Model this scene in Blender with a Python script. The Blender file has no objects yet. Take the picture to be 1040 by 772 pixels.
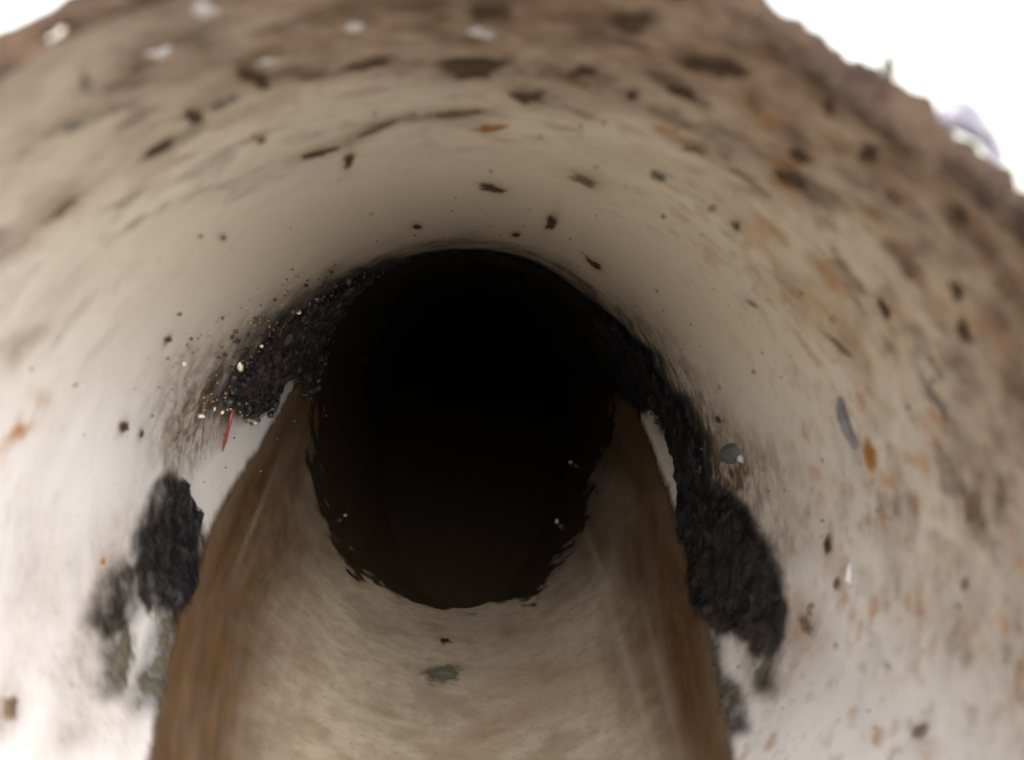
import bpy, math, random
import numpy as np
from mathutils import Matrix, Vector, Quaternion
random.seed(4); np.random.seed(4)
R = 0.10                                   # inner radius of the pipe, metres; all lengths below are in pipe radii
scene = bpy.context.scene
col = scene.collection

# ------------------------------------------------------------------ frame of the pipe (x right, y into the pipe, z up across it)
SLOPE, ROLL = 0.10, 0.05                   # standing water lies z = const + SLOPE*y - ROLL*x in this frame
_up = Vector((ROLL, -SLOPE, 1)).normalized()
ROT = _up.rotation_difference(Vector((0, 0, 1))).to_matrix()
ROTN = np.array(ROT)
def W(p):                                  # pipe frame -> world
    return (np.asarray(p, float) @ ROTN.T) * R
def Wv(p): return Vector(W(p))

# ------------------------------------------------------------------ camera
F, PW, PH = 1000.0, 1040.0, 772.0
CAM = np.array([0.04, 0.0, 0.525])
_a, _b = math.atan(36 / F), math.atan(47 / F)
FWD = np.array([math.sin(_a) * math.cos(_b), math.cos(_a) * math.cos(_b), -math.sin(_b)])
RGT = np.array([math.cos(_a), -math.sin(_a), 0.0])
UPV = np.cross(RGT, FWD)
cd = bpy.data.cameras.new('camera'); cam = bpy.data.objects.new('camera', cd); col.objects.link(cam)
cd.sensor_width = 36; cd.lens = 36 * F / PW
cd.clip_start = 0.005; cd.clip_end = 500
cr, cu, cf = (ROTN @ RGT), (ROTN @ UPV), (ROTN @ FWD)
m = Matrix.Identity(4)
for i in range(3):
    m[i][0], m[i][1], m[i][2] = cr[i], cu[i], -cf[i]
m.translation = Wv(CAM)
cam.matrix_world = m
cd.dof.use_dof = True; cd.dof.focus_distance = 4.9 * R; cd.dof.aperture_fstop = 13.5
scene.camera = cam

# ------------------------------------------------------------------ light
EXPOSURE = 2.06
sun_dir_pipe = np.array([0.30, -1.0, 0.22])            # towards the sun, in the pipe frame
sd = ROTN @ (sun_dir_pipe / np.linalg.norm(sun_dir_pipe))
world = bpy.data.worlds.new('World'); scene.world = world; world.use_nodes = True
nt = world.node_tree; nt.nodes.clear()
sky = nt.nodes.new('ShaderNodeTexSky'); sky.sky_type = 'NISHITA'; sky.sun_disc = False
sky.sun_elevation = math.asin(sd[2]); sky.sun_rotation = math.atan2(sd[0], sd[1])
sky.air_density = 1.6; sky.dust_density = 2.5; sky.ozone_density = 1.0
hs = nt.nodes.new('ShaderNodeHueSaturation'); hs.inputs['Saturation'].default_value = 0.22
bg = nt.nodes.new('ShaderNodeBackground'); bg.inputs['Strength'].default_value = 0.105
out = nt.nodes.new('ShaderNodeOutputWorld')
nt.links.new(sky.outputs[0], hs.inputs['Color']); nt.links.new(hs.outputs[0], bg.inputs[0]); nt.links.new(bg.outputs[0], out.inputs[0])
sl = bpy.data.lights.new('sun', 'SUN'); sl.energy = 1.5; sl.angle = math.radians(75); sl.color = (1.0, 0.97, 0.975)
so = bpy.data.objects.new('sun', sl); col.objects.link(so)
so.rotation_euler = Vector(sd).to_track_quat('Z', 'Y').to_euler()
vs = scene.view_settings
scene.display_settings.display_device = 'sRGB'
vs.view_transform = 'Standard'; vs.look = 'None'; vs.gamma = 1; vs.use_curve_mapping = False; vs.exposure = EXPOSURE
scene.cycles.max_bounces = 12; scene.cycles.diffuse_bounces = 8; scene.cycles.glossy_bounces = 4
scene.cycles.use_denoising = True

# ------------------------------------------------------------------ helpers: noise, projection, meshes
def _hash(i, j, k, s):
    h = (i * 374761393 + j * 668265263 + k * 2147483647 + s * 974634541) & 0xFFFFFFFF
    h = ((h ^ (h >> 13)) * 1274126177) & 0xFFFFFFFF
    h = (h ^ (h >> 16)) & 0xFFFFFFFF
    return h / 4294967295.0
def vnoise(p, s=0):
    p = np.asarray(p, float); i = np.floor(p).astype(np.int64); f = p - i; f = f * f * (3 - 2 * f)
    r = 0
    for a in (0, 1):
        for b in (0, 1):
            for c in (0, 1):
                w = (f[..., 0] if a else 1 - f[..., 0]) * (f[..., 1] if b else 1 - f[..., 1]) * (f[..., 2] if c else 1 - f[..., 2])
                r = r + w * _hash(i[..., 0] + a, i[..., 1] + b, i[..., 2] + c, s)
    return r
def fbm(p, o=4, s=0):
    p = np.asarray(p, float); r = 0; a = 0.5; t = 0
    for k in range(o):
        r = r + a * vnoise(p * 2 ** k + 13.7 * k, s + k); t += a; a *= 0.5
    return r / t
def sstep(a, b, x):
    t = np.clip((np.asarray(x, float) - a) / (b - a), 0, 1); return t * t * (3 - 2 * t)
def cyl(th, y, r=1.0):                     # th from the invert (0), + to the right, pi at the crown
    return np.stack([r * np.sin(th), y * np.ones_like(th), -r * np.cos(th)], -1)
def proj(p):                               # pipe frame -> photo pixel, to lay stains out at their places on the wall
    d = p - CAM; z = np.maximum(d @ FWD, 1e-3)
    return PW / 2 + F * (d @ RGT) / z, PH / 2 - F * (d @ UPV) / z
def hit(u, v, rad=1.0):                    # photo pixel -> (theta, y) on the pipe wall
    u = np.asarray(u, float); v = np.asarray(v, float)
    d = ((u - PW / 2) / F)[..., None] * RGT - ((v - PH / 2) / F)[..., None] * UPV + FWD
    a = d[..., 0] ** 2 + d[..., 2] ** 2; b = d[..., 0] * CAM[0] + d[..., 2] * CAM[2]
    c = CAM[0] ** 2 + CAM[2] ** 2 - rad * rad
    t = (-b + np.sqrt(b * b - a * c)) / a
    p = CAM + t[..., None] * d
    return np.arctan2(p[..., 0], -p[..., 2]), p[..., 1]
def mesh(name, v, f, mat, parent=None, smooth=True, attrs=None, origin=None):
    v = np.asarray(v, float)
    v = W(v)
    o0 = v.mean(0) if origin is None else np.asarray(origin)
    if parent is not None and origin is None: o0 = np.array(parent.location)
    me = bpy.data.meshes.new(name)
    if isinstance(f, np.ndarray):
        n = len(f); k = f.shape[1]
        me.vertices.add(len(v)); me.vertices.foreach_set('co', (v - o0).ravel())
        me.loops.add(n * k); me.loops.foreach_set('vertex_index', f.ravel().astype(np.int32))
        me.polygons.add(n); me.polygons.foreach_set('loop_start', np.arange(0, n * k, k, dtype=np.int32))
        me.update(calc_edges=True); me.validate()
    else:
        me.from_pydata((v - o0).tolist(), [], f); me.update()
    if smooth: me.polygons.foreach_set('use_smooth', [True] * len(me.polygons))
    for an, av in (attrs or {}).items():
        at = me.attributes.new(an, 'FLOAT', 'POINT'); at.data.foreach_set('value', np.asarray(av, np.float32).ravel())
    me.materials.append(mat)
    o = bpy.data.objects.new(name, me); col.objects.link(o)
    if parent is not None:
        o.parent = parent; o.location = o0 - np.array(parent.location)
    else: o.location = o0
    return o
def empty(name, p):
    o = bpy.data.objects.new(name, None); o.empty_display_size = 0.02; o.location = Wv(p); col.objects.link(o); return o
def tag(o, label=None, cat=None, group=None, kind=None):
    if label: o['label'] = label
    if cat: o['category'] = cat
    if group: o['group'] = group
    if kind: o['kind'] = kind
    return o
def grid_faces(n, m, wrap=False):
    i = np.arange(n - 1)[:, None]; j = np.arange(m if wrap else m - 1)[None, :]
    a = i * m + j; b = i * m + (j + 1) % m; c = (i + 1) * m + (j + 1) % m; d = (i + 1) * m + j
    return np.stack([a, b, c, d], -1).reshape(-1, 4)

# ------------------------------------------------------------------ materials
def material(name, c1, c2=None, scale=80, rough=0.6, bump=0.3, spec=0.5, coat=0.0, lo=0.35, hi=0.65, bscale=None, bdist=0.001, edge=None):
    mt = bpy.data.materials.new(name); mt.use_nodes = True; t = mt.node_tree; b = t.nodes['Principled BSDF']
    b.inputs['Roughness'].default_value = rough; b.inputs['Specular IOR Level'].default_value = spec; b.inputs['Coat Weight'].default_value = coat
    tc = t.nodes.new('ShaderNodeNewGeometry')
    n = t.nodes.new('ShaderNodeTexNoise'); n.inputs['Scale'].default_value = scale; n.inputs['Detail'].default_value = 6
    t.links.new(tc.outputs['Position'], n.inputs['Vector'])
    r = t.nodes.new('ShaderNodeValToRGB'); r.color_ramp.elements[0].position = lo; r.color_ramp.elements[1].position = hi
    r.color_ramp.elements[0].color = (*c1, 1); r.color_ramp.elements[1].color = (*(c2 or c1), 1)
    t.links.new(n.outputs[0], r.inputs[0]); t.links.new(r.outputs[0], b.inputs['Base Color'])
    if bump:
        n2 = t.nodes.new('ShaderNodeTexNoise'); n2.inputs['Scale'].default_value = bscale or scale * 2.5; n2.inputs['Detail'].default_value = 5
        t.links.new(tc.outputs['Position'], n2.inputs['Vector'])
        bp = t.nodes.new('ShaderNodeBump'); bp.inputs['Strength'].default_value = bump; bp.inputs['Distance'].default_value = bdist
        t.links.new(n2.outputs[0], bp.inputs['Height']); t.links.new(bp.outputs[0], b.inputs['Normal'])
    if edge:
        at = t.nodes.new('ShaderNodeAttribute'); at.attribute_name = 'edge'
        n3 = t.nodes.new('ShaderNodeTexNoise'); n3.inputs['Scale'].default_value = 260; n3.inputs['Detail'].default_value = 5
        t.links.new(tc.outputs['Position'], n3.inputs['Vector'])
        ad = t.nodes.new('ShaderNodeMath'); ad.operation = 'MULTIPLY_ADD'; ad.inputs[1].default_value = .9
        t.links.new(n3.outputs[0], ad.inputs[0]); t.links.new(at.outputs['Fac'], ad.inputs[2])
        mr = t.nodes.new('ShaderNodeMapRange'); mr.interpolation_type = 'SMOOTHSTEP'
        mr.inputs[1].default_value = edge[0]; mr.inputs[2].default_value = edge[1]
        t.links.new(ad.outputs[0], mr.inputs[0])
        iv = t.nodes.new('ShaderNodeMath'); iv.operation = 'SUBTRACT'; iv.inputs[0].default_value = 1
        t.links.new(mr.outputs[0], iv.inputs[1]); t.links.new(iv.outputs[0], b.inputs['Alpha'])      # a smear thins out to nothing
    return mt
class NB:                                  # small node builder
    def __init__(s, name):
        s.m = bpy.data.materials.new(name); s.m.use_nodes = True; s.t = s.m.node_tree; s.b = s.t.nodes['Principled BSDF']
        s.pos = s.t.nodes.new('ShaderNodeNewGeometry').outputs['Position']
    def link(s, a, b): s.t.links.new(a, b)
    def attr(s, n):
        a = s.t.nodes.new('ShaderNodeAttribute'); a.attribute_name = n; return a.outputs['Fac']
    def noise(s, scale, detail=5, vec=None, rough=0.55, off=(0, 0, 0), sc=(1, 1, 1), rot=(0, 0, 0)):
        mp = s.t.nodes.new('ShaderNodeMapping'); mp.inputs['Location'].default_value = off; mp.inputs['Scale'].default_value = sc; mp.inputs['Rotation'].default_value = rot
        s.link(vec or s.pos, mp.inputs[0])
        n = s.t.nodes.new('ShaderNodeTexNoise'); n.inputs['Scale'].default_value = scale; n.inputs['Detail'].default_value = detail; n.inputs['Roughness'].default_value = rough
        s.link(mp.outputs[0], n.inputs['Vector']); return n.outputs[0]
    def math(s, op, a, b=None, clamp=False):
        n = s.t.nodes.new('ShaderNodeMath'); n.operation = op; n.use_clamp = clamp
        for k, x in enumerate((a, b)):
            if x is None: continue
            if isinstance(x, (int, float)): n.inputs[k].default_value = x
            else: s.link(x, n.inputs[k])
        return n.outputs[0]
    def rng(s, x, a, b, c=0.0, d=1.0):
        n = s.t.nodes.new('ShaderNodeMapRange'); n.interpolation_type = 'SMOOTHSTEP'
        for k, q in enumerate((a, b, c, d)): n.inputs[k + 1].default_value = q
        s.link(x, n.inputs[0]); return n.outputs[0]
    def mix(s, f, a, b):
        n = s.t.nodes.new('ShaderNodeMix'); n.data_type = 'RGBA'
        if isinstance(f, (int, float)): n.inputs[0].default_value = f
        else: s.link(f, n.inputs[0])
        for k, x in ((6, a), (7, b)):
            if isinstance(x, tuple): n.inputs[k].default_value = (*x, 1)
            else: s.link(x, n.inputs[k])
        return n.outputs[2]
    def bump(s, h, st=0.4, dist=0.001):
        n = s.t.nodes.new('ShaderNodeBump'); n.inputs['Strength'].default_value = st; n.inputs['Distance'].default_value = dist
        s.link(h, n.inputs['Height']); s.link(n.outputs[0], s.b.inputs['Normal'])

# wall of the pipe: off-white plastic, with a film of brown dirt, rust and grey slime laid on by masks broken up with noise
w = NB('stained_white_plastic')
film, rust, halo, tint = w.attr('film'), w.attr('rust'), w.attr('halo'), w.attr('tint')
n1 = w.noise(95, 6); n2 = w.noise(330, 6, off=(3, 1, 7)); n3 = w.noise(38, 4, off=(9, 2, 2))
pl = w.mix(w.rng(n3, .3, .7), (0.75, 0.74, 0.75), (0.80, 0.79, 0.80))
pl = w.mix(tint, pl, (0.70, 0.63, 0.495))
brk = w.math('ADD', w.math('MULTIPLY', n1, 0.7), w.math('MULTIPLY', n2, 0.3))
fm = w.math('MULTIPLY', film, w.rng(brk, .30, .58, .66, 1.0))
fm = w.math('ADD', fm, w.math('MULTIPLY', w.rng(brk, .57, .66), w.math('MULTIPLY', film, .35)), clamp=True)
filmc = w.mix(w.rng(n1, .35, .65), (0.235, 0.15, 0.093), (0.16, 0.10, 0.062))
c = w.mix(fm, pl, filmc)
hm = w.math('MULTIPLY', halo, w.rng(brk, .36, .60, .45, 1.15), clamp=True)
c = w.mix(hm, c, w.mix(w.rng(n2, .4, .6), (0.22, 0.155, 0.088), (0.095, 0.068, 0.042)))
rm = w.math('MULTIPLY', rust, w.rng(n1, .36, .62, .35, 1.1), clamp=True)
c = w.mix(rm, c, (0.42, 0.19, 0.045))
c = w.mix(w.math('MULTIPLY', w.attr('smear'), w.rng(brk, .36, .58, .35, 1.0), clamp=True), c, (0.085, 0.055, 0.036))
c = w.mix(w.math('MULTIPLY', w.attr('soot'), w.rng(brk, .34, .56, .7, 1.1), clamp=True), c, w.mix(w.rng(n2, .4, .65), (0.022, 0.020, 0.021), (0.06, 0.053, 0.045)))
sp = w.math('MULTIPLY', w.rng(n2, .64, .70), .30)
c = w.mix(sp, c, (0.22, 0.16, 0.10))
w.link(c, w.b.inputs['Base Color']); w.link(w.rng(fm, 0, 1, .42, .8), w.b.inputs['Roughness'])
w.bump(w.math('ADD', w.math('MULTIPLY', fm, n2), w.math('MULTIPLY', n1, .3)), .5, .0012)
M_WALL = w.m
# silt on the floor: pale in the middle, brown towards its edges, streaked along the flow
s = NB('pale_and_brown_silt')
brown, along = s.attr('brown'), s.attr('lat')
cmb = s.t.nodes.new('ShaderNodeCombineXYZ'); s.link(along, cmb.inputs[0]); s.link(s.attr('dep'), cmb.inputs[1])
st = s.noise(6, 5, vec=cmb.outputs[0], sc=(1.6, .16, 1)); sf = s.noise(22, 6, vec=cmb.outputs[0], sc=(1.2, .16, 1), off=(3, 0, 0))
g1 = s.noise(120, 6); g2 = s.noise(420, 6, off=(1, 4, 2))
pale = s.mix(s.rng(g1, .35, .65), (0.385, 0.32, 0.235), (0.475, 0.405, 0.315))
pale = s.mix(s.math('MULTIPLY', s.rng(st, .42, .75), .25), pale, (0.27, 0.19, 0.115))
pale = s.mix(s.math('MULTIPLY', s.rng(sf, .55, .75), .16), pale, (0.50, 0.42, 0.34))
pale = s.mix(s.math('MULTIPLY', s.rng(g2, .55, .68), .38), pale, (0.20, 0.145, 0.09))
g3 = s.noise(42, 4, off=(5, 5, 1)); pale = s.mix(s.math('MULTIPLY', s.rng(g3, .48, .66), .45), pale, (0.25, 0.185, 0.12))
bm = s.math('MULTIPLY', brown, s.rng(s.math('ADD', s.math('MULTIPLY', st, .6), s.math('MULTIPLY', sf, .4)),   .32, .60, .80, 1.0), clamp=True)
bc = s.mix(s.rng(sf, .38, .64), (0.062, 0.030, 0.011), (0.112, 0.060, 0.025))
c = s.mix(bm, pale, bc)
c = s.mix(s.math('MULTIPLY', s.attr('scratch'), s.rng(g2, .3, .6, .4, 1)), c, (0.50, 0.43, 0.36))
rs = s.math('MULTIPLY', s.attr('rust'), s.rng(g1, .35, .6, .2, 1)); c = s.mix(rs, c, (0.22, 0.10, 0.045))
wet = s.attr('wet'); c = s.mix(wet, c, s.mix(s.rng(g1, .4, .65), (0.038, 0.026, 0.017), (0.056, 0.039, 0.025)))
s.link(c, s.b.inputs['Base Color']); s.link(s.rng(wet, 0, 1, .62, .22), s.b.inputs['Roughness']); s.b.inputs['Specular IOR Level'].default_value = .3
s.bump(g2, .10, .0004)
al = s.math('ADD', s.attr('rim'), s.math('MULTIPLY', s.math('SUBTRACT', g1, .5), .5)); s.link(s.rng(al, .25, .95, 1, 0), s.b.inputs['Alpha'])
M_SILT = s.m

M_BLACK = material('black_sludge', (0.009, 0.009, 0.012), (0.036, 0.034, 0.037), 150, .34, .7, .4, lo=.4, hi=.7, bdist=.002, edge=(.70, 1.38))
M_BLACKGRIT = material('black_grit', (0.010, 0.010, 0.013), (0.06, 0.05, 0.044), 260, .42, .6, .5, lo=.4, hi=.72, edge=(.75, 1.4))
M_DARKPIPE = material('black_far_pipe', (0.006, 0.005, 0.005), (0.014, 0.011, 0.009), 60, .8, .5, .15)  # near-black base colour for the whole pipe beyond the joint
M_DARKBROWN = material('dark_brown_dirt', (0.045, 0.028, 0.018), (0.10, 0.062, 0.038), 260, .75, .6, .3, edge=(.80, 1.35))
M_BROWN = material('brown_dirt', (0.14, 0.085, 0.05), (0.24, 0.165, 0.105), 260, .8, .5, .3, edge=(.60, 1.25))
M_GREY = material('blue_grey_dirt', (0.10, 0.09, 0.095), (0.22, 0.205, 0.21), 240, .5, .5, edge=(.60, 1.25))
M_ORANGE = material('orange_rust', (0.26, 0.10, 0.015), (0.42, 0.19, 0.035), 240, .8, .4, .3, edge=(.80, 1.35))
M_PALE = material('pale_chip_and_glint', (0.66, 0.66, 0.70), (0.78, 0.78, 0.82), 90, .3, .3, .6, coat=.3, edge=(1.05, 1.5))  # pale chips, and the crown's wet glints painted as pale colour
M_RED = material('red_wood', (0.13, 0.022, 0.010), (0.18, 0.035, 0.014), 220, .5, .3)
M_STONE = material('blue_grey_stone', (0.085, 0.09, 0.11), (0.15, 0.155, 0.18), 220, .45, .5)
M_GREEN = material('grey_green_slime_blob', (0.085, 0.09, 0.06), (0.17, 0.17, 0.13), 130, .5, .5, edge=(.55, 1.25))
M_YELLOW = material('pale_yellow_grit', (0.45, 0.36, 0.2), (0.68, 0.6, 0.48), 400, .25, .4, .6)
M_GREENSLIME = material('grey_green_slime', (0.10, 0.095, 0.068), (0.135, 0.12, 0.092), 130, .5, .5, edge=(.85, 1.45))
M_CRUST = material('rim_soil_crust', (0.030, 0.019, 0.013), (0.075, 0.048, 0.031), 120, .85, .9, .2, bdist=.002)
M_SOIL = material('bare_soil', (0.36, 0.31, 0.255), (0.50, 0.44, 0.375), 14, .9, .8, .2, bdist=.01)
M_OUTER = material('weathered_pipe_outside', (0.50, 0.46, 0.40), (0.60, 0.57, 0.52), 30, .6, .3)
M_FLECK = material('pale_fleck', (0.20, 0.16, 0.11), (0.34, 0.28, 0.2), 300, .5, .3)
wt = NB('dark_pool_water'); wt.b.inputs['Base Color'].default_value = (0.036, 0.026, 0.017, 1); wt.b.inputs['Roughness'].default_value = .12
wt.b.inputs['IOR'].default_value = 1.33; wt.bump(wt.noise(40, 3), .06, .002); M_WATER = wt.m
fmn = NB('milky_plastic_film'); fmn.b.inputs['Base Color'].default_value = (.14, .135, .17, 1); fmn.b.inputs['Roughness'].default_value = .35
fmn.b.inputs['Transmission Weight'].default_value = .0; fmn.bump(fmn.noise(150, 4), .5, .001); M_FILM = fmn.m

# ------------------------------------------------------------------ ground under the pipe: one sloping sheet of soil
RIM, JOINT = 1.14, 5.65
xs = np.concatenate([-np.geomspace(1500, 3, 26), np.linspace(-2.8, 2.8, 30), np.geomspace(3, 1500, 26)])
ys = np.concatenate([-np.geomspace(1500, 6, 26), np.linspace(-5.6, 40, 90), np.geomspace(41, 1500, 20)])
Yg, Xg = np.meshgrid(ys, xs, indexing='ij')
Z = -1.045 + SLOPE * (Yg - np.clip(Yg, -9, 52)) - ROLL * (Xg - np.clip(Xg, -7, 7))      # levels out away from the pipe
nz = fbm(np.stack([Xg * .9, Yg * .9, 0 * Xg], -1), 4, 5) - .5
Z += nz * .35 * sstep(1.25, 2.2, np.abs(Xg)) * (Yg > -100) - .10 * sstep(RIM, RIM - .5, Yg) + nz * .1 * sstep(RIM, RIM - .6, Yg)
g = mesh('ground', np.stack([Xg, Yg, Z], -1).reshape(-1, 3), grid_faces(len(ys), len(xs)), M_SOIL)
tag(g, kind='structure')

# ------------------------------------------------------------------ outlines of the sludge, in photo pixels
SLUDGE_LEFT = [(166, 490), (174, 484), (182, 486), (188, 500), (198, 512), (206, 540), (203, 570), (197, 605), (188, 636), (176, 646), (166, 620), (152, 622), (138, 606), (133, 580), (140, 548), (150, 518), (160, 498)]
SLUDGE_LOBE = [(126, 570), (136, 578), (134, 610), (130, 642), (106, 650), (98, 632), (110, 598)]
SLIME_LEFT = [[(176, 625), (192, 612), (184, 645), (174, 675), (168, 716), (138, 718), (140, 690), (150, 655), (160, 620)], [(130, 630), (136, 665), (126, 708), (106, 706), (104, 660)]]
SLUDGE_RIGHT = [(588, 300), (624, 318), (660, 358), (686, 394), (706, 428), (716, 450), (720, 486), (738, 500), (764, 516), (778, 545), (795, 580), (802, 612), (798, 645), (788, 668), (770, 676), (758, 655),
                (744, 636), (728, 648), (712, 634), (700, 606), (692, 560), (692, 525), (692, 500), (687, 462), (681, 442), (662, 420), (642, 410), (628, 372), (606, 340)]
SLIME_RIGHT = [[(712, 634), (732, 646), (736, 680), (752, 700), (756, 740), (742, 748), (730, 722), (718, 680)], [(768, 655), (790, 655), (786, 700), (770, 700)]]
GRIT_CLUMP = [(392, 268), (362, 280), (330, 298), (300, 314), (276, 334), (258, 354), (242, 376), (228, 394), (224, 408), (232, 416), (244, 408), (248, 424), (256, 432), (266, 428), (272, 412), (284, 392), (298, 382), (300, 398), (312, 402), (330, 360), (350, 310)]
def seg_sdf(px, py, poly):
    poly = np.asarray(poly, float); d = np.full(px.shape, 1e9); ins = np.zeros(px.shape, bool)
    for (x0, y0), (x1, y1) in zip(poly, np.roll(poly, -1, 0)):
        ex, ey = x1 - x0, y1 - y0; wx, wy = px - x0, py - y0
        t = np.clip((wx * ex + wy * ey) / (ex * ex + ey * ey + 1e-12), 0, 1)
        d = np.minimum(d, (wx - ex * t) ** 2 + (wy - ey * t) ** 2)
        cnd = ((y0 > py) != (y1 > py)) & (px < ex * (py - y0) / (ey + 1e-12 * (ey == 0)) + x0)
        ins ^= cnd
    d = np.sqrt(d); return np.where(ins, d, -d)           # positive inside
# ------------------------------------------------------------------ dirt flecks: photo pixel, length, width, tilt, material, label
DB, BR, GR, OR = M_DARKBROWN, M_BROWN, M_GREY, M_ORANGE
FL = [
 (483, 67, 82, 24, 2, DB, 'largest dark brown fleck on the crown, wide and flat'),
 (535, 99, 40, 13, 3, DB, 'small dark fleck just right below the widest crown fleck'),
 (592, 72, 32, 12, -8, DB, 'blurred dark fleck with a faint brown tail, mid crown'),
 (643, 19, 52, 26, 5, DB, 'thick dark lump near the top edge right of centre'),
 (640, 45, 120, 10, 14, BR, 'long thin brown streak sloping under the thick dark lump'),
 (643, 95, 17, 15, 0, DB, 'small squarish dark fleck right of the mid crown'),
 (693, 92, 30, 18, 20, DB, 'dark fleck below the slanting dark streak, right crown'),
 (727, 68, 66, 20, 15, DB, 'large slanting dark streak on the right crown near the dirty lip'),
 (765, 104, 44, 12, 36, BR, 'brown slanting fleck beside the right dirt band'),
 (842, 107, 16, 19, 0, DB, 'small round dark spot in the brown band near the lip'),
 (895, 131, 30, 13, 42, BR, 'faint brown fleck in the band just under the lip, right'),
 (814, 158, 28, 18, 45, DB, 'upper of the two dark flecks paired like a hook, right wall'),
 (805, 184, 38, 15, 38, DB, 'lower of the two dark flecks paired like a hook, right wall'),
 (883, 156, 30, 20, 45, DB, 'oval dark fleck in the brown band right of the hooked pair'),
 (906, 201, 40, 10, 50, BR, 'thin brown streak below the oval dark fleck'),
 (977, 218, 18, 21, 0, DB, 'round dark spot near the right edge below the torn film'),
 (708, 153, 44, 7, 10, BR, 'thin brown streak lying nearly level, right of the crown'),
 (749, 175, 56, 7, 25, BR, 'thin brown streak continuing down right from the level one'),
 (724, 211, 9, 8, 0, GR, 'tiny grey dot alone on the pale right crown'),
 (748, 229, 17, 9, 60, DB, 'short dark nick above the orange stain'),
 (898, 311, 27, 11, 58, DB, 'dark brown upright fleck right of the orange stain'),
 (922, 275, 30, 11, 55, BR, 'brown upright fleck above right of the dark upright one'),
 (974, 296, 26, 14, 60, DB, 'upper of two dark blotches one above the other, far right'),
 (980, 334, 34, 15, 66, DB, 'lower of two dark blotches one above the other, far right'),
 (852, 350, 50, 7, 42, BR, 'thin bent brown streak under the orange stain'),
 (765, 309, 20, 5, 35, BR, 'fine grey brown scratch on the shaded right wall'),
 (944, 395, 86, 6, 60, GR, 'long thin grey thread running down the right wall'),
 (730, 426, 13, 6, 48, DB, 'tiny dark fleck above the round stone'),
 (842, 553, 8, 20, 4, DB, 'small upright dark brown fleck above the white chip'),
 (851, 594, 8, 13, 0, BR, 'small brown fleck just left of the white chip'),
 (992, 514, 11, 40, 8, BR, 'tall brown smear near the right edge'),
 (982, 594, 9, 17, 0, BR, 'faint brown fleck below the tall brown smear'),
 (936, 744, 15, 26, 22, BR, 'brown fleck at the very bottom of the right wall'),
 (820, 634, 12, 24, -28, BR, 'brown smear right of the lower end of the sludge bank'),
 (668, 178, 26, 11, 32, GR, 'grey brown fleck right of the centre of the crown'),
 (594, 183, 42, 12, 20, BR, 'brown fleck with orange edge low on the crown'),
 (501, 192, 26, 8, 12, DB, 'dark brown sliver low in the middle of the crown'),
 (560, 224, 11, 16, 28, DB, 'dark speck standing upright near the shaded crown'),
 (604, 268, 22, 6, 38, DB, 'dark scratch just above the black pipe on the right'),
 (524, 238, 9, 5, 0, DB, 'tiny dark dot at the edge of the shade, centre'),
 (423, 230, 10, 5, 0, DB, 'tiny dark dot at the edge of the shade, left of centre'),
 (354, 162, 10, 15, 15, DB, 'small dark dot hanging under the long brown streak'),
 (322, 156, 46, 7, -12, DB, 'dark left end of the long streak across the crown'),
 (385, 130, 66, 7, -22, BR, 'middle of the long brown streak across the crown'),
 (466, 115, 64, 8, -3, BR, 'right end of the long brown streak across the crown'),
 (497, 130, 36, 7, -4, OR, 'pale orange fleck under the long brown streak'),
 (370, 66, 62, 10, -8, DB, 'dark streak left of the widest crown fleck'),
 (318, 76, 34, 8, -6, BR, 'brown streak joining the dark lump on the left crown'),
 (258, 77, 40, 16, 22, DB, 'dark brown lump on the left crown above the grey streak'),
 (229, 103, 54, 10, -18, GR, 'blue grey streak ending in a dark spot, left crown'),
 (198, 118, 17, 13, -10, DB, 'dark round spot at the left end of the grey streak'),
 (165, 148, 36, 9, -32, DB, 'slanting grey brown sliver on the left wall'),
 (63, 212, 50, 10, -40, BR, 'brown slanting streak high on the far left wall'),
 (265, 141, 10, 13, 30, BR, 'small brown fleck with grey edge under the dark lump, left'),
 (139, 68, 20, 14, 20, BR, 'brown lump beside the painted white glint at upper left'),
 (73, 127, 30, 14, -15, GR, 'blurred grey blot on the upper left wall'),
 (84, 80, 12, 32, -15, GR, 'upright blurred grey blot near the upper left corner'),
 (203, 240, 9, 5, -30, GR, 'left one of two tiny grey flecks on the left wall'),
 (226, 241, 8, 7, -30, BR, 'right one of two tiny flecks on the left wall'),
 (170, 345, 6, 9, 30, DB, 'tiny dark speck on the bright left wall'),
 (125, 434, 8, 12, 20, DB, 'dark speck left below the grit clump'),
 (143, 441, 5, 9, 10, DB, 'smaller dark speck right of the one below the grit clump'),
 (212, 396, 8, 12, 30, DB, 'black fleck in the brown smudge left of the grit clump'),
 (103, 571, 6, 10, 10, OR, 'orange dot above the left sludge lobe'),
 (495, 14, 52, 18, 4, DB, 'dark blurred lump at the top edge above a painted bluish glint'),
 (5, 722, 22, 30, 0, BR, 'brown blot in the lower left corner of the wall'),
]
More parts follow.
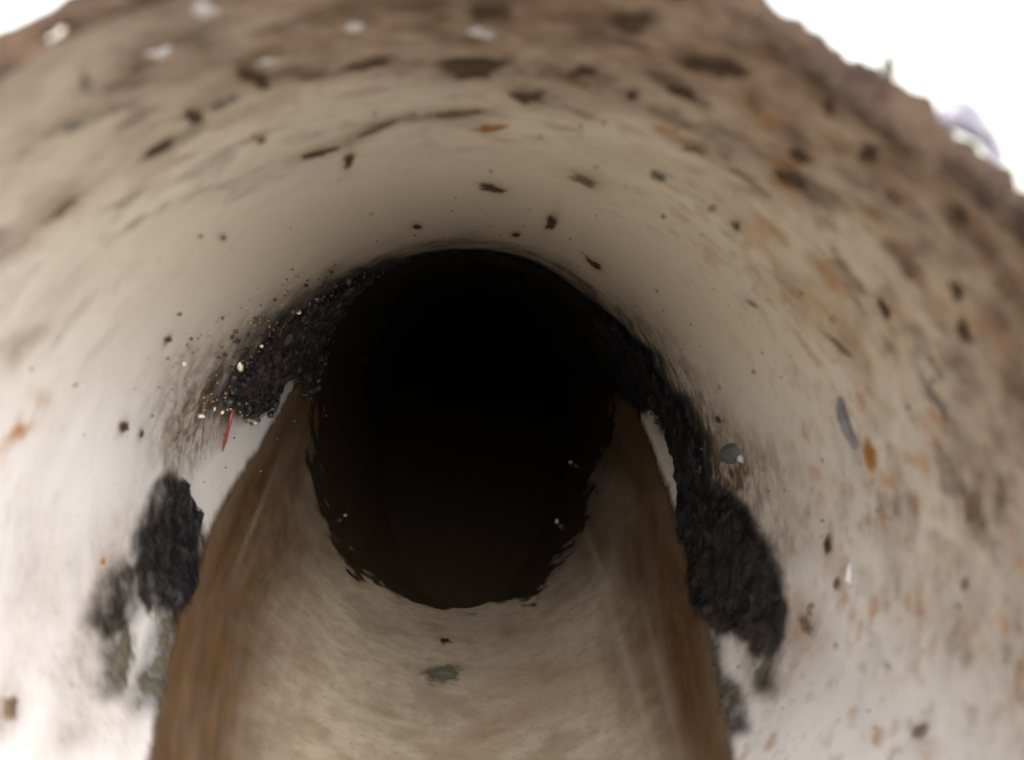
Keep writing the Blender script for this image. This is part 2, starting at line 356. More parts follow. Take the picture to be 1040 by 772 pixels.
# ------------------------------------------------------------------ the pipe
_rt, _ry = hit(np.array([-40, 0, 60, 790, 850, 900, 960, 1040, 1120]), np.array([60, 32, 0, 2, 70, 110, 146, 192, 258]), 1.04)
_rt = np.mod(_rt, 2 * math.pi); _o = np.argsort(_rt)
_kt = np.concatenate([[0, .9], _rt[_o], [5.4, 2 * math.pi]]); _ky = np.concatenate([[RIM, RIM], _ry[_o], [RIM, RIM]])
def rimy(t):                               # the cut end of the pipe is not quite square
    t = np.mod(t, 2 * math.pi)
    return sum(np.interp(np.mod(t + d, 2 * math.pi), _kt, _ky) for d in (-.16, -.08, 0, .08, .16)) / 5
NT, NY = 640, 330
th = np.linspace(-math.pi, math.pi, NT, endpoint=False)
yy = RIM + (JOINT + .06 - RIM) * np.linspace(0, 1, NY) ** 1.25
Y2, T2 = np.meshgrid(yy, th, indexing='ij')
Y2 = Y2 + (rimy(T2) - RIM) * sstep(2.4, RIM, Y2)
P = cyl(T2, Y2); U, V = proj(P)
def blob(u, v, rx, ry, ang=0, U=None, V=None):
    c, s_ = math.cos(math.radians(ang)), math.sin(math.radians(ang))
    dx, dy = U - u, V - v
    return np.exp(-(((dx * c + dy * s_) / rx) ** 2 + ((-dx * s_ + dy * c) / ry) ** 2))
def blobs(lst, U, V):
    r = 0 * U
    for b in lst: r = 1 - (1 - r) * (1 - np.clip(b[-1] * blob(*b[:-1], U=U, V=V), 0, 1))
    return r
crown = np.abs(T2)                                     # pi at the crown
big = fbm(P * 1.7 + 5, 4, 11); big2 = fbm(P * np.array([5, 5, 5.]) + 2, 4, 21)
rightness = sstep(-2.4, 2.6, np.where(T2 < 0, T2 + 2 * math.pi, T2) * -1 + math.pi)   # 1 on the right of the crown, 0 on the left
rimw = .97 * sstep(2.10 + .5 * (big - .5), 1.35, Y2) * sstep(.95, 1.7, crown) * (.14 + .86 * sstep(.10, .50, rightness))
mot = .55 * sstep(2.9, 1.5, Y2) * sstep(1.15, 1.7, crown) * sstep(.46, .62, big2) * (.16 + .74 * sstep(.1, .7, rightness))
film_b = [(540, 14, 300, 64, 4, .75), (330, 40, 150, 30, -15, .40), (90, 190, 120, 12, -38, .28), (30, 230, 70, 12, -40, .4), (880, 330, 130, 26, 55, .26),
          (960, 480, 60, 60, 0, .28), (800, 640, 40, 30, 30, .45), (820, 625, 14, 22, -15, .5), (60, 300, 40, 12, -40, .22), (25, 345, 40, 12, -25, .5), (15, 365, 14, 22, 35, .45),
          (5, 720, 16, 22, 0, .7), (90, 690, 44, 34, 0, .45), (60, 600, 14, 60, 10, .22), (112, 560, 24, 60, 20, .4), (92, 640, 20, 44, 20, .5), (75, 745, 40, 28, -30, .55), (20, 650, 30, 90, 10, .28), (130, 745, 20, 40, 10, .3), (40, 560, 30, 70, 5, .2), (720, 150, 60, 8, 25, .35),
          (690, 140, 40, 10, 12, .4), (440, 118, 90, 7, -7, .5), (350, 142, 60, 6, -20, .4), (600, 100, 50, 12, 10, .3), (930, 560, 60, 90, 0, .12),
          (850, 520, 26, 40, 0, .14), (780, 690, 40, 30, 0, .2), (870, 700, 50, 50, 0, .10), (990, 640, 30, 60, 0, .14)]
film_b += [(690, 40, 150, 34, 14, .5), (420, 30, 160, 26, -4, .5), (220, 100, 110, 14, -25, .25), (320, 75, 80, 10, -12, .5), (870, 420, 60, 90, 0, .10), (985, 520, 16, 60, 5, .3), (960, 640, 14, 70, 0, .22), (905, 560, 10, 60, 0, .18), (1010, 440, 40, 80, 0, .3)]
film_b += [(f_[0], f_[1], f_[2] * .62, f_[3] * .95, f_[4], .55 if f_[5] is DB else .38) for f_ in FL if f_[5] in (DB, BR)]
fine = fbm(P * 12 + 3, 5, 33); fine2 = fbm(P * np.array([26, 26, 26.]) + 8, 4, 35)
mot = np.maximum(mot, .62 * sstep(.53, .66, fine + .10 * (big - .5)) * sstep(3.0, 1.7, Y2) * sstep(1.0, 1.6, crown) * (.22 + .78 * sstep(.1, .6, rightness)))
mot = np.maximum(mot, .36 * sstep(.61, .72, fine2) * sstep(3.8, 2.0, Y2) * (.05 + .95 * sstep(.2, .7, rightness)))
film_m = np.clip(1 - (1 - rimw) * (1 - mot) * (1 - blobs(film_b, U, V)), 0, 1)
rust_b = [(772, 240, 26, 26, 40, .42), (830, 295, 26, 40, -20, .4), (885, 462, 7, 22, -15, .9), (10, 435, 26, 14, 5, .85), (45, 405, 9, 10, 0, .55), (8, 460, 26, 26, 0, .3),
          (497, 130, 20, 6, -5, .5), (680, 132, 14, 8, 15, .6), (933, 508, 8, 12, 0, .6), (165, 207, 7, 5, 0, .5), (103, 570, 4, 7, 0, .7), (930, 600, 20, 70, 0, .15), (905, 370, 50, 30, 40, .18),
          (765, 455, 18, 14, 0, .35), (800, 620, 22, 40, -20, .30), (860, 330, 60, 60, 0, .12), (640, 390, 20, 20, 40, .3)]
rust_m = np.clip(blobs(rust_b, U, V) * 1.3 * sstep(.34, .60, fine), 0, 1)
rust_m = np.maximum(rust_m, .55 * sstep(.56, .70, fbm(P * 16 + 21, 4, 39)) * sstep(3.6, 2.4, Y2) * sstep(.2, .7, np.sin(T2)))
ang_side = sstep(.95, 1.5, crown)
halo_m = blobs([(250, 372, 62, 40, -38, .95), (208, 420, 46, 40, -45, .95), (310, 310, 60, 24, -35, .85), (185, 455, 28, 40, 20, .75), (140, 560, 34, 70, 25, .40), (115, 620, 24, 50, 22, .45),
                (655, 360, 54, 32, 50, .9), (700, 430, 50, 32, 58, .9), (738, 485, 56, 38, 60, .9), (785, 545, 34, 44, 60, .55), (775, 470, 40, 30, 20, .4), (690, 400, 50, 30, 50, .4), (640, 330, 36, 16, 45, .5),
                (780, 680, 26, 50, 0, .35), (100, 700, 30, 26, 0, .35), (160, 380, 60, 50, -40, .12), (760, 640, 40, 60, 0, .35)], U, V)
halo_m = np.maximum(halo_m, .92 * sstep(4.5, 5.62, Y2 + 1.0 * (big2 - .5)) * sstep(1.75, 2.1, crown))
# clean strips between the tide line and the grime
clean = np.clip(blobs([(250, 455, 20, 70, 35, 1.), (225, 480, 16, 30, 30, 1.), (672, 475, 10, 44, -20, 1.)], U, V) * 1.5, 0, 1)
halo_m *= 1 - clean; film_m *= 1 - clean
tint_m = np.clip(sstep(-.2, 1.2, np.sin(T2)) * .55 * sstep(1.0, 1.8, crown) + .75 * sstep(1.7, 2.5, crown) + .25 * (big - .5), 0, .9)
# black smears under and around the sludge, drawn out along the flow
def soot(poly, a0, b0, amt, sd, amp=26):
    return amt * sstep(a0, b0, seg_sdf(U, V, poly) + amp * (fbm(P * np.array([9, 3, 9.]), 4, sd) - .5))
inview = (Y2 > RIM + .05)
soot_m = np.max([soot(SLUDGE_LEFT, -9, 5, 1., 91, 34), soot(SLUDGE_LOBE, -16, 10, .95, 92, 34), .65 * soot(SLIME_LEFT[0], -18, 8, 1, 93), .6 * soot(SLIME_LEFT[1], -18, 8, 1, 94),
                 soot(SLUDGE_RIGHT, -9, 5, 1., 95, 30), .85 * soot(SLIME_RIGHT[0], -12, 6, 1, 96), .85 * soot(SLIME_RIGHT[1], -16, 8, 1, 97), soot(GRIT_CLUMP, -26, 6, .95, 98, 40)], 0) * inview
soot_m *= 1 - .9 * clean * (soot_m < .8)
sm1 = fbm(P * np.array([8, 11, 8]) + 31, 4, 47); sm2 = fbm(P * np.array([17, 22, 17]) + 5, 4, 49)
zone = sstep(2.9, 1.6, Y2) * sstep(1.3, 1.9, crown) * (.55 + .45 * rightness)
smear_m = np.clip(.8 * sstep(.59, .68, sm1) * zone + .42 * sstep(.63, .72, sm2) * sstep(3.4, 1.7, Y2) * sstep(1.1, 1.6, crown) * (.03 + .97 * sstep(.25, .7, rightness)), 0, 1)
# slight unevenness of the wall
rr = 1 + .006 * (big - .5)
root = empty('sewer_pipe', (0, RIM, -1.08))
tag(root, 'white plastic sewer pipe seen down its open end, stained brown inside', 'pipe')
vin = cyl(T2, Y2, 1) * np.array([1, 1, 1]); vin[..., 0] *= rr; vin[..., 2] *= rr
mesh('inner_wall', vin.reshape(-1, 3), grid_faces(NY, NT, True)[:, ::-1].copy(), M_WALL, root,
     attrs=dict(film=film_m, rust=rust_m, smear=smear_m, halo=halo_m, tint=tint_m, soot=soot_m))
# outside and end face of the pipe
tt = np.linspace(-math.pi, math.pi, 128, endpoint=False)
prof = [(RIM, 1.001), (RIM - .006, 1.008), (RIM - .006, 1.030), (RIM + .005, 1.038), (JOINT - .45, 1.038), (JOINT - .44, 1.14), (JOINT + .5, 1.14), (JOINT + .5, 1.09)]
vo = np.concatenate([cyl(tt, y + (rimy(tt) - RIM) * (i_ < 4), r) for i_, (y, r) in enumerate(prof)])
mesh('outer_wall', vo, grid_faces(len(prof), 128, True), M_OUTER, root)
# soil crust caked along the lip
na, nb = 420, 14
ta = np.linspace(.95, 2 * math.pi - .95, na)
pv = []
lump = fbm(np.stack([np.sin(ta) * 9, np.cos(ta) * 9, 0 * ta], -1), 4, 31)
lump2 = fbm(np.stack([np.sin(ta) * 34, np.cos(ta) * 34, 0 * ta], -1), 3, 37)
edge = sstep(.95, 1.5, np.minimum(ta, 2 * math.pi - ta))
rgt = np.where(ta < math.pi, 1.0, .45)
amp = np.maximum(.004 + .04 * (lump - .35) + .05 * (lump2 - .4), .002) * edge * rgt
for k in range(nb):
    a = -math.pi * .30 + math.pi * 1.1 * k / (nb - 1)       # section of the crust: from inside the wall round the lip to the outside
    oy = rimy(ta) + .02 - np.cos(a) * (amp * 1.1 + .034) + .05 * math.sin(a) * 0
    orr = 1.016 + np.sin(a) * (.024 + amp * .8)
    jit = .020 * (fbm(np.stack([np.sin(ta) * 26, np.cos(ta) * 26, 0 * ta + a * 2], -1), 3, 41) - .5)
    orr = np.maximum(orr + jit, .978)
    pv.append(cyl(ta, 0 * ta, 1) * orr[:, None] + np.stack([0 * ta, oy + jit, 0 * ta], -1))
mesh('soil_crust', np.concatenate(pv), grid_faces(nb, na)[:, ::-1].copy(), M_CRUST, root)

# ------------------------------------------------------------------ the dark pipe beyond the joint
r2 = empty('black_far_pipe', (0, JOINT, -1.2)); tag(r2, 'black pipe running on beyond the joint', 'pipe')
yb = np.concatenate([np.linspace(JOINT, JOINT + 4, 60), np.linspace(JOINT + 4.3, 46, 40)])
t3 = np.linspace(-math.pi, math.pi, 220, endpoint=False)
Yb, Tb = np.meshgrid(yb, t3, indexing='ij')
Pb = cyl(Tb, Yb)
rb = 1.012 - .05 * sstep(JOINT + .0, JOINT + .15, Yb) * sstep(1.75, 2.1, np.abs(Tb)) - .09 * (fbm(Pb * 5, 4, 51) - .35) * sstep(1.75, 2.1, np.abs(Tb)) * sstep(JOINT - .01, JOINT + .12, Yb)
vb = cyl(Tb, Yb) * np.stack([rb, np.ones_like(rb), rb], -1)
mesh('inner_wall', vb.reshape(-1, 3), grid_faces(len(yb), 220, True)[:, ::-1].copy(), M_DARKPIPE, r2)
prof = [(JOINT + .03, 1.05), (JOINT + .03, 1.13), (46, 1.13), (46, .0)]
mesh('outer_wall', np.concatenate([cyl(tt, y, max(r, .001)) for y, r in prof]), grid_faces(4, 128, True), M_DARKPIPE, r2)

# ------------------------------------------------------------------ layers on the wall: a grid in (angle, depth) with a height above the wall
def layer(name, polys, mat, height, parent=None, base=None, n=(190, 190), rough=.5, nscale=8, edge=.05, ragged=.035, rag_s=14, seed=0, stretch=1.0, rad=1.0, grow=.022):
    """caked layer whose outline (photo pixels) is carried to the wall; height in radii above the wall"""
    q = []
    for pg in polys:
        a = np.asarray(pg, float); t_, y_ = hit(a[:, 0], a[:, 1], rad)
        if np.ptp(t_) > math.pi: t_ = np.mod(t_, 2 * math.pi)          # across the crown
        q.append(np.stack([t_, y_], -1))
    al = np.concatenate(q); lo = al.min(0) - .08; hi_ = al.max(0) + .08
    gt = np.linspace(lo[0], hi_[0], n[0]); gy = np.linspace(lo[1], hi_[1], n[1])
    Yl, Tl = np.meshgrid(gy, gt, indexing='ij'); Pn = cyl(Tl, Yl)
    sd_ = np.max([seg_sdf(Tl, Yl, p_) for p_ in q], 0)
    ns = np.array([1, stretch, 1])
    sd_ = sd_ + grow + ragged * 2 * (fbm(Pn * ns * rag_s, 4, seed + 3) - .5)
    bump = fbm(Pn * ns * nscale, 5, seed + 7)
    h = height * sstep(0, edge, sd_) * (1 - rough + rough * 2 * bump) - .012 * sstep(0.004, -.02, sd_)
    b0 = 0 if base is None else base(Tl, Yl)
    r_ = 1 - b0 - h
    v = cyl(Tl, Yl, 1.0) * np.stack([r_, np.ones_like(r_), r_], -1)
    f = grid_faces(n[1], n[0])
    keep = (sd_.ravel()[f] > -.03).any(1); f = f[keep]
    used = np.unique(f); mp = np.full(v.size // 3, -1); mp[used] = np.arange(len(used))
    return mesh(name, v.reshape(-1, 3)[used], mp[f][:, ::-1].copy(), mat, parent, attrs=dict(edge=sstep(edge * 1.5, 0, sd_).ravel()[used]))

# tide line: height of the silt's edge, its angle on each side from the photo
tl = hit(np.array([138, 150, 170, 192, 215, 262, 302, 330]), np.array([830, 772, 660, 590, 530, 452, 388, 352]))
tr = hit(np.array([762, 745, 722, 704, 690, 671, 655, 640]), np.array([850, 772, 640, 580, 530, 472, 432, 405]))
def tide(y):
    ol, orr = np.argsort(tl[1]), np.argsort(tr[1])
    return np.interp(y, tl[1][ol], tl[0][ol]), np.interp(y, tr[1][orr], tr[0][orr])
def silt_h(T, Y):
    a, b = tide(Y); mid, half = (a + b) / 2, (b - a) / 2
    q = (T - mid) / half
    return np.where(np.abs(q) < 1, .010 + .055 * np.clip(1 - (q / .75) ** 2, 0, 1) ** 1.0, 0)
ny, nx = 300, 220
gy = np.linspace(RIM + .02, 9.0, ny); q1 = np.linspace(-1.045, 1.045, nx)
Yl, Q = np.meshgrid(gy, q1, indexing='ij'); a, b = tide(Yl); Tl = (a + b) / 2 + Q * (b - a) / 2
Pn = cyl(Tl, Yl); wob = .05 * (fbm(Pn * 3, 4, 61) - .5); Tl = Tl + wob * sstep(.8, 1, np.abs(Q)) * np.sign(Q)
h = .003 + .028 * np.clip(1 - np.abs(Q) ** 1.6, 0, 1) - .005 * sstep(1.01, 1.045, np.abs(Q)) + .004 * (fbm(Pn * np.array([5, 2, 5]), 3, 63) - .5) * (np.abs(Q) < .98)
Ps = cyl(Tl, Yl) * np.stack([1 - h, np.ones_like(h), 1 - h], -1); Us, Vs = proj(Ps)
wob2 = .22 * (fbm(Pn * np.array([5, 2, 5]), 4, 71) - .5)
farw = sstep(3.2, 4.6, Yl)
brown = np.maximum(sstep(.36 - .04 * farw, .78, -Q + wob2), sstep(.52 - .12 * farw, .84, Q + wob2))
brown = np.maximum(brown, .75 * sstep(4.4, 5.4, Yl) * sstep(.2, .55, np.abs(Q) + wob2))
rs = blobs([(500, 740, 60, 12, -25, .6), (515, 640, 7, 12, 0, .5), (478, 725, 10, 7, 0, .6), (560, 690, 60, 30, 0, .25), (480, 640, 60, 14, 0, .2)], Us, Vs)
scr = blobs([(634, 665, 120, 5, 73, .36), (672, 690, 90, 4, 76, .2), (607, 570, 40, 2.5, 66, .3), (262, 520, 60, 3, 112, .25), (300, 640, 100, 3, 104, .2), (585, 690, 70, 2.5, 80, .25)], Us, Vs)
pool_poly = [(318, 330), (320, 400), (315, 450), (316, 492), (326, 522), (338, 550), (356, 580), (384, 602), (420, 614), (450, 618), (482, 616), (512, 612), (542, 616), (556, 594), (566, 574), (582, 558), (596, 540), (598, 510), (606, 480), (618, 452), (640, 330)]
sd_px = seg_sdf(Us, Vs, pool_poly)
wet = sstep(-4, 4, sd_px + 36 * (fbm(Pn * 6, 4, 81) - .5) + 18 * (fbm(Pn * 20, 3, 85) - .5)) * (Vs > 300)
silt = mesh('silt', Ps.reshape(-1, 3), grid_faces(ny, nx)[:, ::-1].copy(), M_SILT, attrs=dict(scratch=scr, rim=sstep(.93, 1.045, np.abs(Q)), brown=brown, lat=Q, dep=Yl, rust=rs, wet=wet))
tag(silt, 'pale silt with brown edges covering the floor of the pipe', kind='stuff')

# pool: level water standing in the dip of the pipe beyond the joint
def zw(x, y): return -.925 + SLOPE * (y - 5.75) - ROLL * x
xw = np.linspace(-1.0, 1.0, 90); yw = np.linspace(5.3, 14, 160)
Yw, Xw = np.meshgrid(yw, xw, indexing='ij'); Zw = zw(Xw, Yw)
inside = (Xw ** 2 + Zw ** 2 < .99)
f = grid_faces(len(yw), len(xw)); f = f[inside.ravel()[f].any(1)]
used = np.unique(f); mp = np.full(Xw.size, -1); mp[used] = np.arange(len(used))
wv = np.stack([Xw, Yw, Zw], -1).reshape(-1, 3)[used]
rad = np.hypot(wv[:, 0], wv[:, 2]); k = np.minimum(1, 1.004 / rad); wv[:, 0] *= k; wv[:, 2] *= k
wo = mesh('water', wv, mp[f], M_WATER); tag(wo, 'dark still water lying in the pipe beyond the joint', kind='structure')

# black sludge: left patch, right bank, clump at the joint
def slab(name, label, polys, height, seed, mat=M_BLACK, **k):
    o = layer(name, polys, mat, height, seed=seed, **k); tag(o, label, 'sludge', 'black sludge clinging to the pipe wall'); return o
Lp = empty('sludge_patch', np.array(cyl(np.array(-1.35), np.array(3.2))))
tag(Lp, 'black sludge patch low on the left wall beside the silt edge', 'sludge', 'black sludge clinging to the pipe wall')
layer('sludge', [SLUDGE_LEFT], M_BLACK, .042, Lp, seed=100, edge=.09, ragged=.09, rag_s=10, rough=.8, nscale=10, stretch=.45)
layer('lobe', [SLUDGE_LOBE], M_BLACK, .014, Lp, seed=110, edge=.12, ragged=.07, rag_s=12, rough=.8)
layer('slime', SLIME_LEFT, M_GREENSLIME, .010, Lp, seed=120, edge=.12, ragged=.09, rag_s=12)
Rp = empty('sludge_bank', np.array(cyl(np.array(1.35), np.array(3.6))))
tag(Rp, 'long black sludge bank low on the right wall below the round stone', 'sludge', 'black sludge clinging to the pipe wall')
layer('sludge', [SLUDGE_RIGHT], M_BLACK, .046, Rp, seed=130, edge=.09, ragged=.08, rag_s=10, rough=.85, nscale=10, stretch=.45, n=(220, 320), grow=.018)
layer('slime', SLIME_RIGHT, M_GREENSLIME, .012, Rp, seed=140, edge=.12, ragged=.08)
Jc = empty('sludge_clump', np.array(cyl(np.array(-1.9), np.array(5.0))))
tag(Jc, 'crumbly black grit clump at the pipe joint above the red sliver', 'sludge', 'black sludge clinging to the pipe wall')
jp = GRIT_CLUMP
layer('grit_bed', [jp], M_BLACKGRIT, .04, Jc, seed=150, edge=.10, ragged=.10, rag_s=16, rough=.9, nscale=20, n=(230, 230))
layer('dark_rim', [[(392, 268), (420, 258), (470, 252), (520, 256), (560, 272), (592, 300), (592, 318), (560, 292), (520, 272), (470, 264), (420, 270)]], M_BLACK, .03, Jc, seed=160, edge=.1, ragged=.10, rag_s=10)
ICO = None
def ico():
    t = (1 + 5 ** .5) / 2
    v = np.array([(-1, t, 0), (1, t, 0), (-1, -t, 0), (1, -t, 0), (0, -1, t), (0, 1, t), (0, -1, -t), (0, 1, -t), (t, 0, -1), (t, 0, 1), (-t, 0, -1), (-t, 0, 1)], float)
    v /= np.linalg.norm(v[0])
    f = [(0, 11, 5), (0, 5, 1), (0, 1, 7), (0, 7, 10), (0, 10, 11), (1, 5, 9), (5, 11, 4), (11, 10, 2), (10, 7, 6), (7, 1, 8), (3, 9, 4), (3, 4, 2), (3, 2, 6), (3, 6, 8), (3, 8, 9), (4, 9, 5), (2, 4, 11), (6, 2, 10), (8, 6, 7), (9, 8, 1)]
    return v, np.array(f)
IV, IF = ico()
def grains(name, pts, mat, parent, up=.05):
    vs_, fs_ = [], []
    for k_, (u, v, s_) in enumerate(pts):
        t_, y_ = hit(u, v); p = cyl(t_, y_, .985)
        sc = s_ * np.linalg.norm(p - CAM) / F
        q = IV * (sc * np.random.uniform(.6, 1.25, (12, 1))) * np.random.uniform(.7, 1.2, 3)
        q = q + p * np.array([1 - up * sc, 1, 1 - up * sc]); vs_.append(q); fs_.append(IF + 12 * k_)
    o = mesh(name, np.concatenate(vs_), np.concatenate(fs_), mat, parent); o['kind'] = 'stuff'; return o
def scatter(poly, n_, s0, s1):
    poly = np.asarray(poly, float); lo, hi_ = poly.min(0), poly.max(0); r_ = []
    while len(r_) < n_:
        p = np.random.uniform(lo, hi_)
        if seg_sdf(np.array([p[0]]), np.array([p[1]]), poly)[0] > -4: r_.append((p[0], p[1], np.random.uniform(s0, s1)))
    return r_
grains('black_grains', [(u, v, max(1, min(7, random.lognormvariate(.75, .5)))) for u, v, _ in scatter(jp, 300, 2.0, 5.0)] + [(random.gauss(262, 34), random.gauss(362, 26), random.uniform(.8, 2.6)) for _ in range(110)]
       + [(random.gauss(330, 34), random.gauss(296, 12), random.uniform(.8, 2.0)) for _ in range(50)], M_BLACKGRIT, Jc)
grains('pale_grains', [(240, 372, 5.5), (251, 385, 5), (283, 372, 4.2), (300, 315, 3), (268, 364, 3), (222, 418, 3), (214, 414, 2.6), (200, 422, 4), (229, 415, 2.6), (256, 428, 3), (250, 400, 3.4), (291, 378, 3.2), (262, 350, 2.4), (310, 333, 2), (182, 368, 3), (232, 398, 2.2), (278, 343, 2.4), (286, 356, 2)], M_YELLOW, Jc)
grains('crumbs', [(random.gauss(215, 30), random.gauss(395, 26), random.uniform(.8, 2.2)) for _ in range(70)] + [(random.gauss(285, 28), random.gauss(325, 12), random.uniform(.8, 2.)) for _ in range(40)], M_BROWN, Jc)
grains('black_grains', scatter([(622, 335), (657, 378), (690, 430), (716, 486), (700, 500), (686, 446), (645, 400)], 90, 1.0, 2.6), M_BLACKGRIT, Rp)

# ------------------------------------------------------------------ single things stuck to the wall and lying on the floor
def lump_mesh(u, v, L, Wd, ang, hgt, seed, rad=1.0, jag=.28):
    rnd = np.random.RandomState(seed); K, rings = 26, 6
    ph = np.linspace(0, 2 * math.pi, K, endpoint=False)
    ar = 1 + jag * (np.convolve(np.tile(rnd.uniform(-1, 1, K), 3), [.25, .5, .25], 'same')[K:2 * K]) * 1.4
    ca, sa = math.cos(math.radians(ang)), math.sin(math.radians(ang))
    vs_ = []
    t0, y0 = hit(u, v, rad); p0 = cyl(t0, y0, rad); px = np.linalg.norm(p0 - CAM) / F
    H = hgt * Wd * px
    for k in range(rings):
        s_ = (k + 1) / rings
        ex, ey = s_ * ar * np.cos(ph) * L / 2, s_ * ar * np.sin(ph) * Wd / 2
        t_, y_ = hit(u + ex * ca - ey * sa, v + ex * sa + ey * ca, rad)
        hh = H * (1 - s_ ** 2.4) * (1 + .15 * rnd.uniform(-1, 1, K)) - (.004 if k == rings - 1 else 0)
        vs_.append(cyl(t_, y_, 1.0) * np.stack([rad - hh, np.ones(K), rad - hh], -1))
    vs_ = np.concatenate(vs_ + [cyl(np.array([t0]), np.array([y0]), 1.0) * np.array([[rad - H, 1, rad - H]])])
    f = []
    for k in range(rings - 1):
        for j in range(K):
            f.append((k * K + j, k * K + (j + 1) % K, (k + 1) * K + (j + 1) % K, (k + 1) * K + j))
    c_ = rings * K
    for j in range(K): f.append((c_, (j + 1) % K, j))
    ed = np.concatenate([np.full(K, (k + 1) / rings) for k in range(rings)] + [np.zeros(1)])
    return vs_, f, ed
_n = [0]
def fleck(u, v, L, Wd, ang, mat, label, hgt=.16, name='dirt_fleck', cat='dirt fleck', group='dirt flecks stuck to the pipe wall', rad=1.0, jag=.45):
    _n[0] += 1
    vv, ff, ed = lump_mesh(u, v, L, Wd, ang, hgt, 500 + _n[0], rad, jag)
    return tag(mesh(name, vv, ff, mat, attrs=dict(edge=ed)), label, cat, group)
for t_ in FL: fleck(t_[0], t_[1], t_[2] * 1.18, t_[3] * 1.25, *t_[4:])
for (u, v, L, Wd, a_, lb) in [
 (207, 7, 26, 19, 0, 'bright painted white glint at the top edge, left'), (162, 54, 22, 14, -10, 'painted white glint beside a brown lump at upper left'),
 (361, 27, 22, 11, 0, 'small painted white glint at the top edge left of centre'), (485, 33, 32, 9, 12, 'painted bluish white glint under the blurred dark lump'),
 (272, 62, 24, 7, -10, 'thin painted bluish glint on top of the left crown lump'), (863, 583, 7, 22, 4, 'narrow white chip on the lower right wall')]:
    fleck(u, v, L, Wd, a_, M_PALE, lb, .16, 'white_glint_and_chip', 'scrap', 'white scraps stuck to the pipe wall', jag=.7)  # crown pieces are wet highlights painted as pale lumps; the narrow chip is solid
fleck(742, 461, 20, 23, 0, M_STONE, 'round blue grey stone above the right sludge bank', .3, 'stone', 'stone', None, jag=.08)
fleck(755, 466, 8, 9, 0, M_PALE, 'tiny white crumb touching the round blue grey stone', .6, 'white_crumb', 'crumb', None)
SR = .97
fleck(451, 686, 62, 34, 0, M_GREEN, 'flat grey green blob of slime lying alone on the pale silt', .10, 'slime_blob', 'slime', None, rad=SR, jag=.25)
fleck(452, 653, 17, 7, 2, M_BLACK, 'small black chip on the silt between green blob and pool', .4, 'black_chip', 'chip', None, rad=SR)
fleck(465, 602, 26, 9, 5, BR, 'reddish brown crumb at the near edge of the dark pool', .4, 'brown_crumb', 'crumb', None, rad=SR)
# bits caught in the dark wet patch
bits = [(350, 524), (404, 526), (448, 524), (512, 520), (530, 502), (566, 530), (470, 452), (480, 448), (420, 464), (540, 480), (498, 548), (580, 470)]
vs_, fs_ = [], []
for k_, (u, v) in enumerate(bits):
    t_, y_ = hit(u, v, .96); p = cyl(t_, y_, .955); sc = 2.6 * np.linalg.norm(p - CAM) / F
    vs_.append(p + IV * sc * np.random.uniform(.5, 1.3, 3)); fs_.append(IF + 12 * k_)
o = mesh('floating_bits', np.concatenate(vs_), np.concatenate(fs_), M_FLECK); tag(o, 'scattered pale bits on the dark pool', kind='stuff')

def tube(name, px, w0, mat, lift=.02, parent=None, taper=True, rad=1.0, K=8):
    """a bent stick lying along the wall through the given photo points"""
    a = np.asarray(px, float); t_, y_ = hit(a[:, 0], a[:, 1], rad); pts = cyl(t_, y_, rad)
    pts = pts * np.array([1 - lift, 1, 1 - lift])
    n = 4 * (len(pts) - 1) + 1; s0 = np.linspace(0, len(pts) - 1, n)
    q = np.stack([np.interp(s0, np.arange(len(pts)), pts[:, k]) for k in range(3)], -1)
    for _ in range(2): q[1:-1] = .25 * q[:-2] + .5 * q[1:-1] + .25 * q[2:]
    vs_ = []
    for i in range(n):
        d = q[min(i + 1, n - 1)] - q[max(i - 1, 0)]; d /= np.linalg.norm(d)
        e1 = np.cross(d, (0.2, .9, .4)); e1 /= np.linalg.norm(e1); e2 = np.cross(d, e1)
        r_ = w0 * np.linalg.norm(q[i] - CAM) / F / 2 * ((.45 + .55 * math.sin(math.pi * min(1, max(0, (i + .6) / n)))) if taper else 1) * random.uniform(.88, 1.12)
        ph = np.linspace(0, 2 * math.pi, K, endpoint=False)
        vs_.append(q[i] + r_ * (np.cos(ph)[:, None] * e1 + np.sin(ph)[:, None] * e2))
    v = np.concatenate(vs_ + [q[:1], q[-1:]]); f = [tuple(int(z) for z in x) for x in grid_faces(n, K, True)]
    for j in range(K): f.append((n * K, (j + 1) % K, j)); f.append((n * K + 1, (n - 1) * K + j, (n - 1) * K + (j + 1) % K))
    return mesh(name, v, f, mat, parent)
tag(tube('curled_sliver', [(857, 403), (859, 418), (864, 434), (874, 454)], 8, M_STONE, .012), 'curled dark grey sliver on the right wall above an orange mark', 'sliver')
fleck(885, 464, 12, 40, -14, OR, 'orange rust mark touching the end of the curled sliver', .12, 'rust_mark', 'rust mark', None)
tag(tube('red_sliver', [(229, 414), (226, 428), (221, 446), (218, 458)], 3.6, M_RED, .03), 'thin red sliver hanging below the black grit clump', 'sliver')

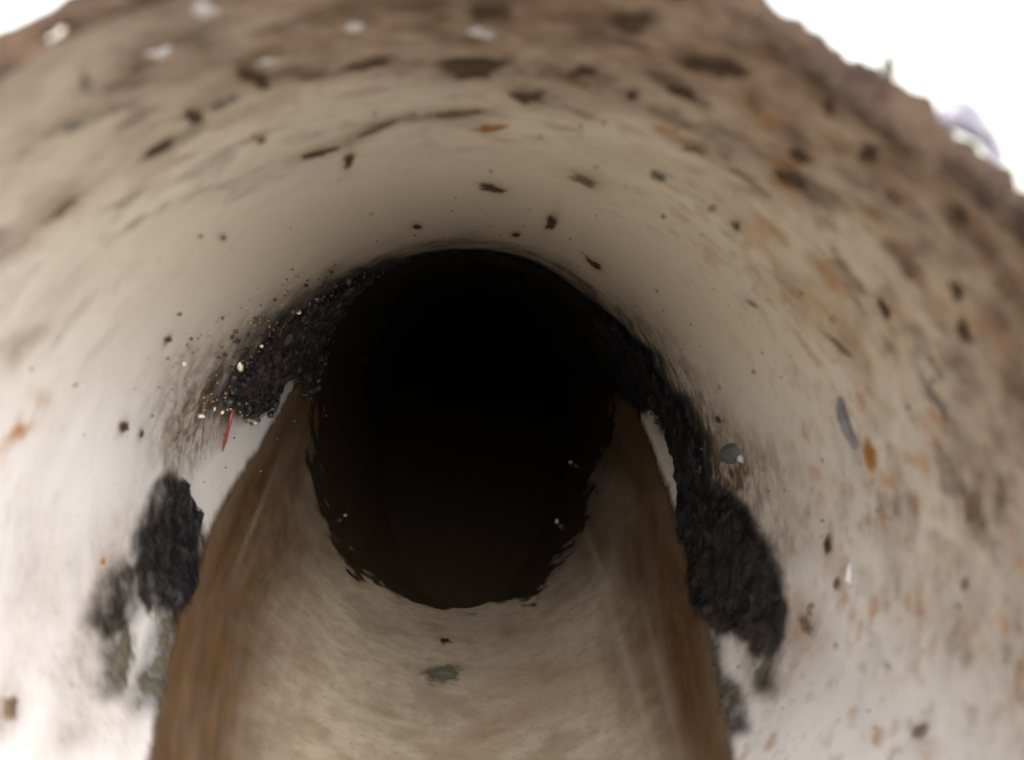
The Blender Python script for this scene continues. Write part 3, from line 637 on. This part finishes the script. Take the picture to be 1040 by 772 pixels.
# root stub and torn film on the lip
def lip(u, v, y=RIM):                       # photo pixel -> point of the plane of the pipe's mouth
    d = (u - PW / 2) / F * RGT - (v - PH / 2) / F * UPV + FWD; return CAM + d * (y - CAM[1]) / d[1]
pa = [lip(905, 98), lip(903, 82), lip(902, 68), lip(904, 54)]
vs_ = []
for i, p in enumerate(pa):
    r_ = (.006, .007, .009, .003)[i]; ph = np.linspace(0, 2 * math.pi, 8, endpoint=False)
    vs_.append(p + np.stack([r_ * np.cos(ph), r_ * np.sin(ph), 0 * ph], -1) * random.uniform(.9, 1.2))
tag(mesh('root_stub', np.concatenate(vs_), grid_faces(4, 8, True), M_CRUST), 'thin brown root stub standing up from the pipe lip', 'root')
fo = np.array([lip(x, y_) for x, y_ in [(940, 118), (968, 92), (990, 112), (1012, 134), (1028, 158), (1016, 172), (1000, 166), (985, 140), (962, 126)]])
cen = fo.mean(0) + np.array([0, -.02, 0]); rings = [cen + (fo - cen) * k for k in (.35, .7, 1)]
vf = np.concatenate([cen[None]] + [r_ + np.stack([0 * r_[:, 0], np.random.uniform(-.015, .015, 9), 0 * r_[:, 0]], -1) for r_ in rings])
ff = [(0, 1 + j, 1 + (j + 1) % 9) for j in range(9)]
for k in range(2):
    for j in range(9): ff.append((1 + 9 * k + j, 1 + 9 * (k + 1) + j, 1 + 9 * (k + 1) + (j + 1) % 9, 1 + 9 * k + (j + 1) % 9))
fo_ = mesh('plastic_film', vf, ff, M_FILM); tag(fo_, 'torn milky plastic film caught on the upper right pipe lip', 'film')
sm = fo_.modifiers.new('thickness', 'SOLIDIFY'); sm.thickness = .0006
ss = fo_.modifiers.new('smooth', 'SUBSURF'); ss.levels = 1; ss.render_levels = 2

# specks too small to pick apart
def specks():
    vs_, fs_ = [], []; k_ = 0; rnd = np.random.RandomState(7)
    while k_ < 170:
        t_ = rnd.uniform(1.0, 2 * math.pi - 1.0); y_ = RIM + .1 + 4.3 * rnd.beta(1.3, 1.6)
        p = cyl(np.array(t_), np.array(y_)); sc = rnd.lognormal(-.1, .5) * .0042
        if t_ > math.pi and rnd.rand() < .45: continue
        q = IV * sc * rnd.uniform(.5, 1.4, 3) + p * np.array([.999, 1, .999]); vs_.append(q); fs_.append(IF + 12 * k_); k_ += 1
    o = mesh('dirt_specks', np.concatenate(vs_), np.concatenate(fs_), M_BROWN); tag(o, 'fine brown dirt specks scattered over the pipe wall', kind='stuff')
specks()
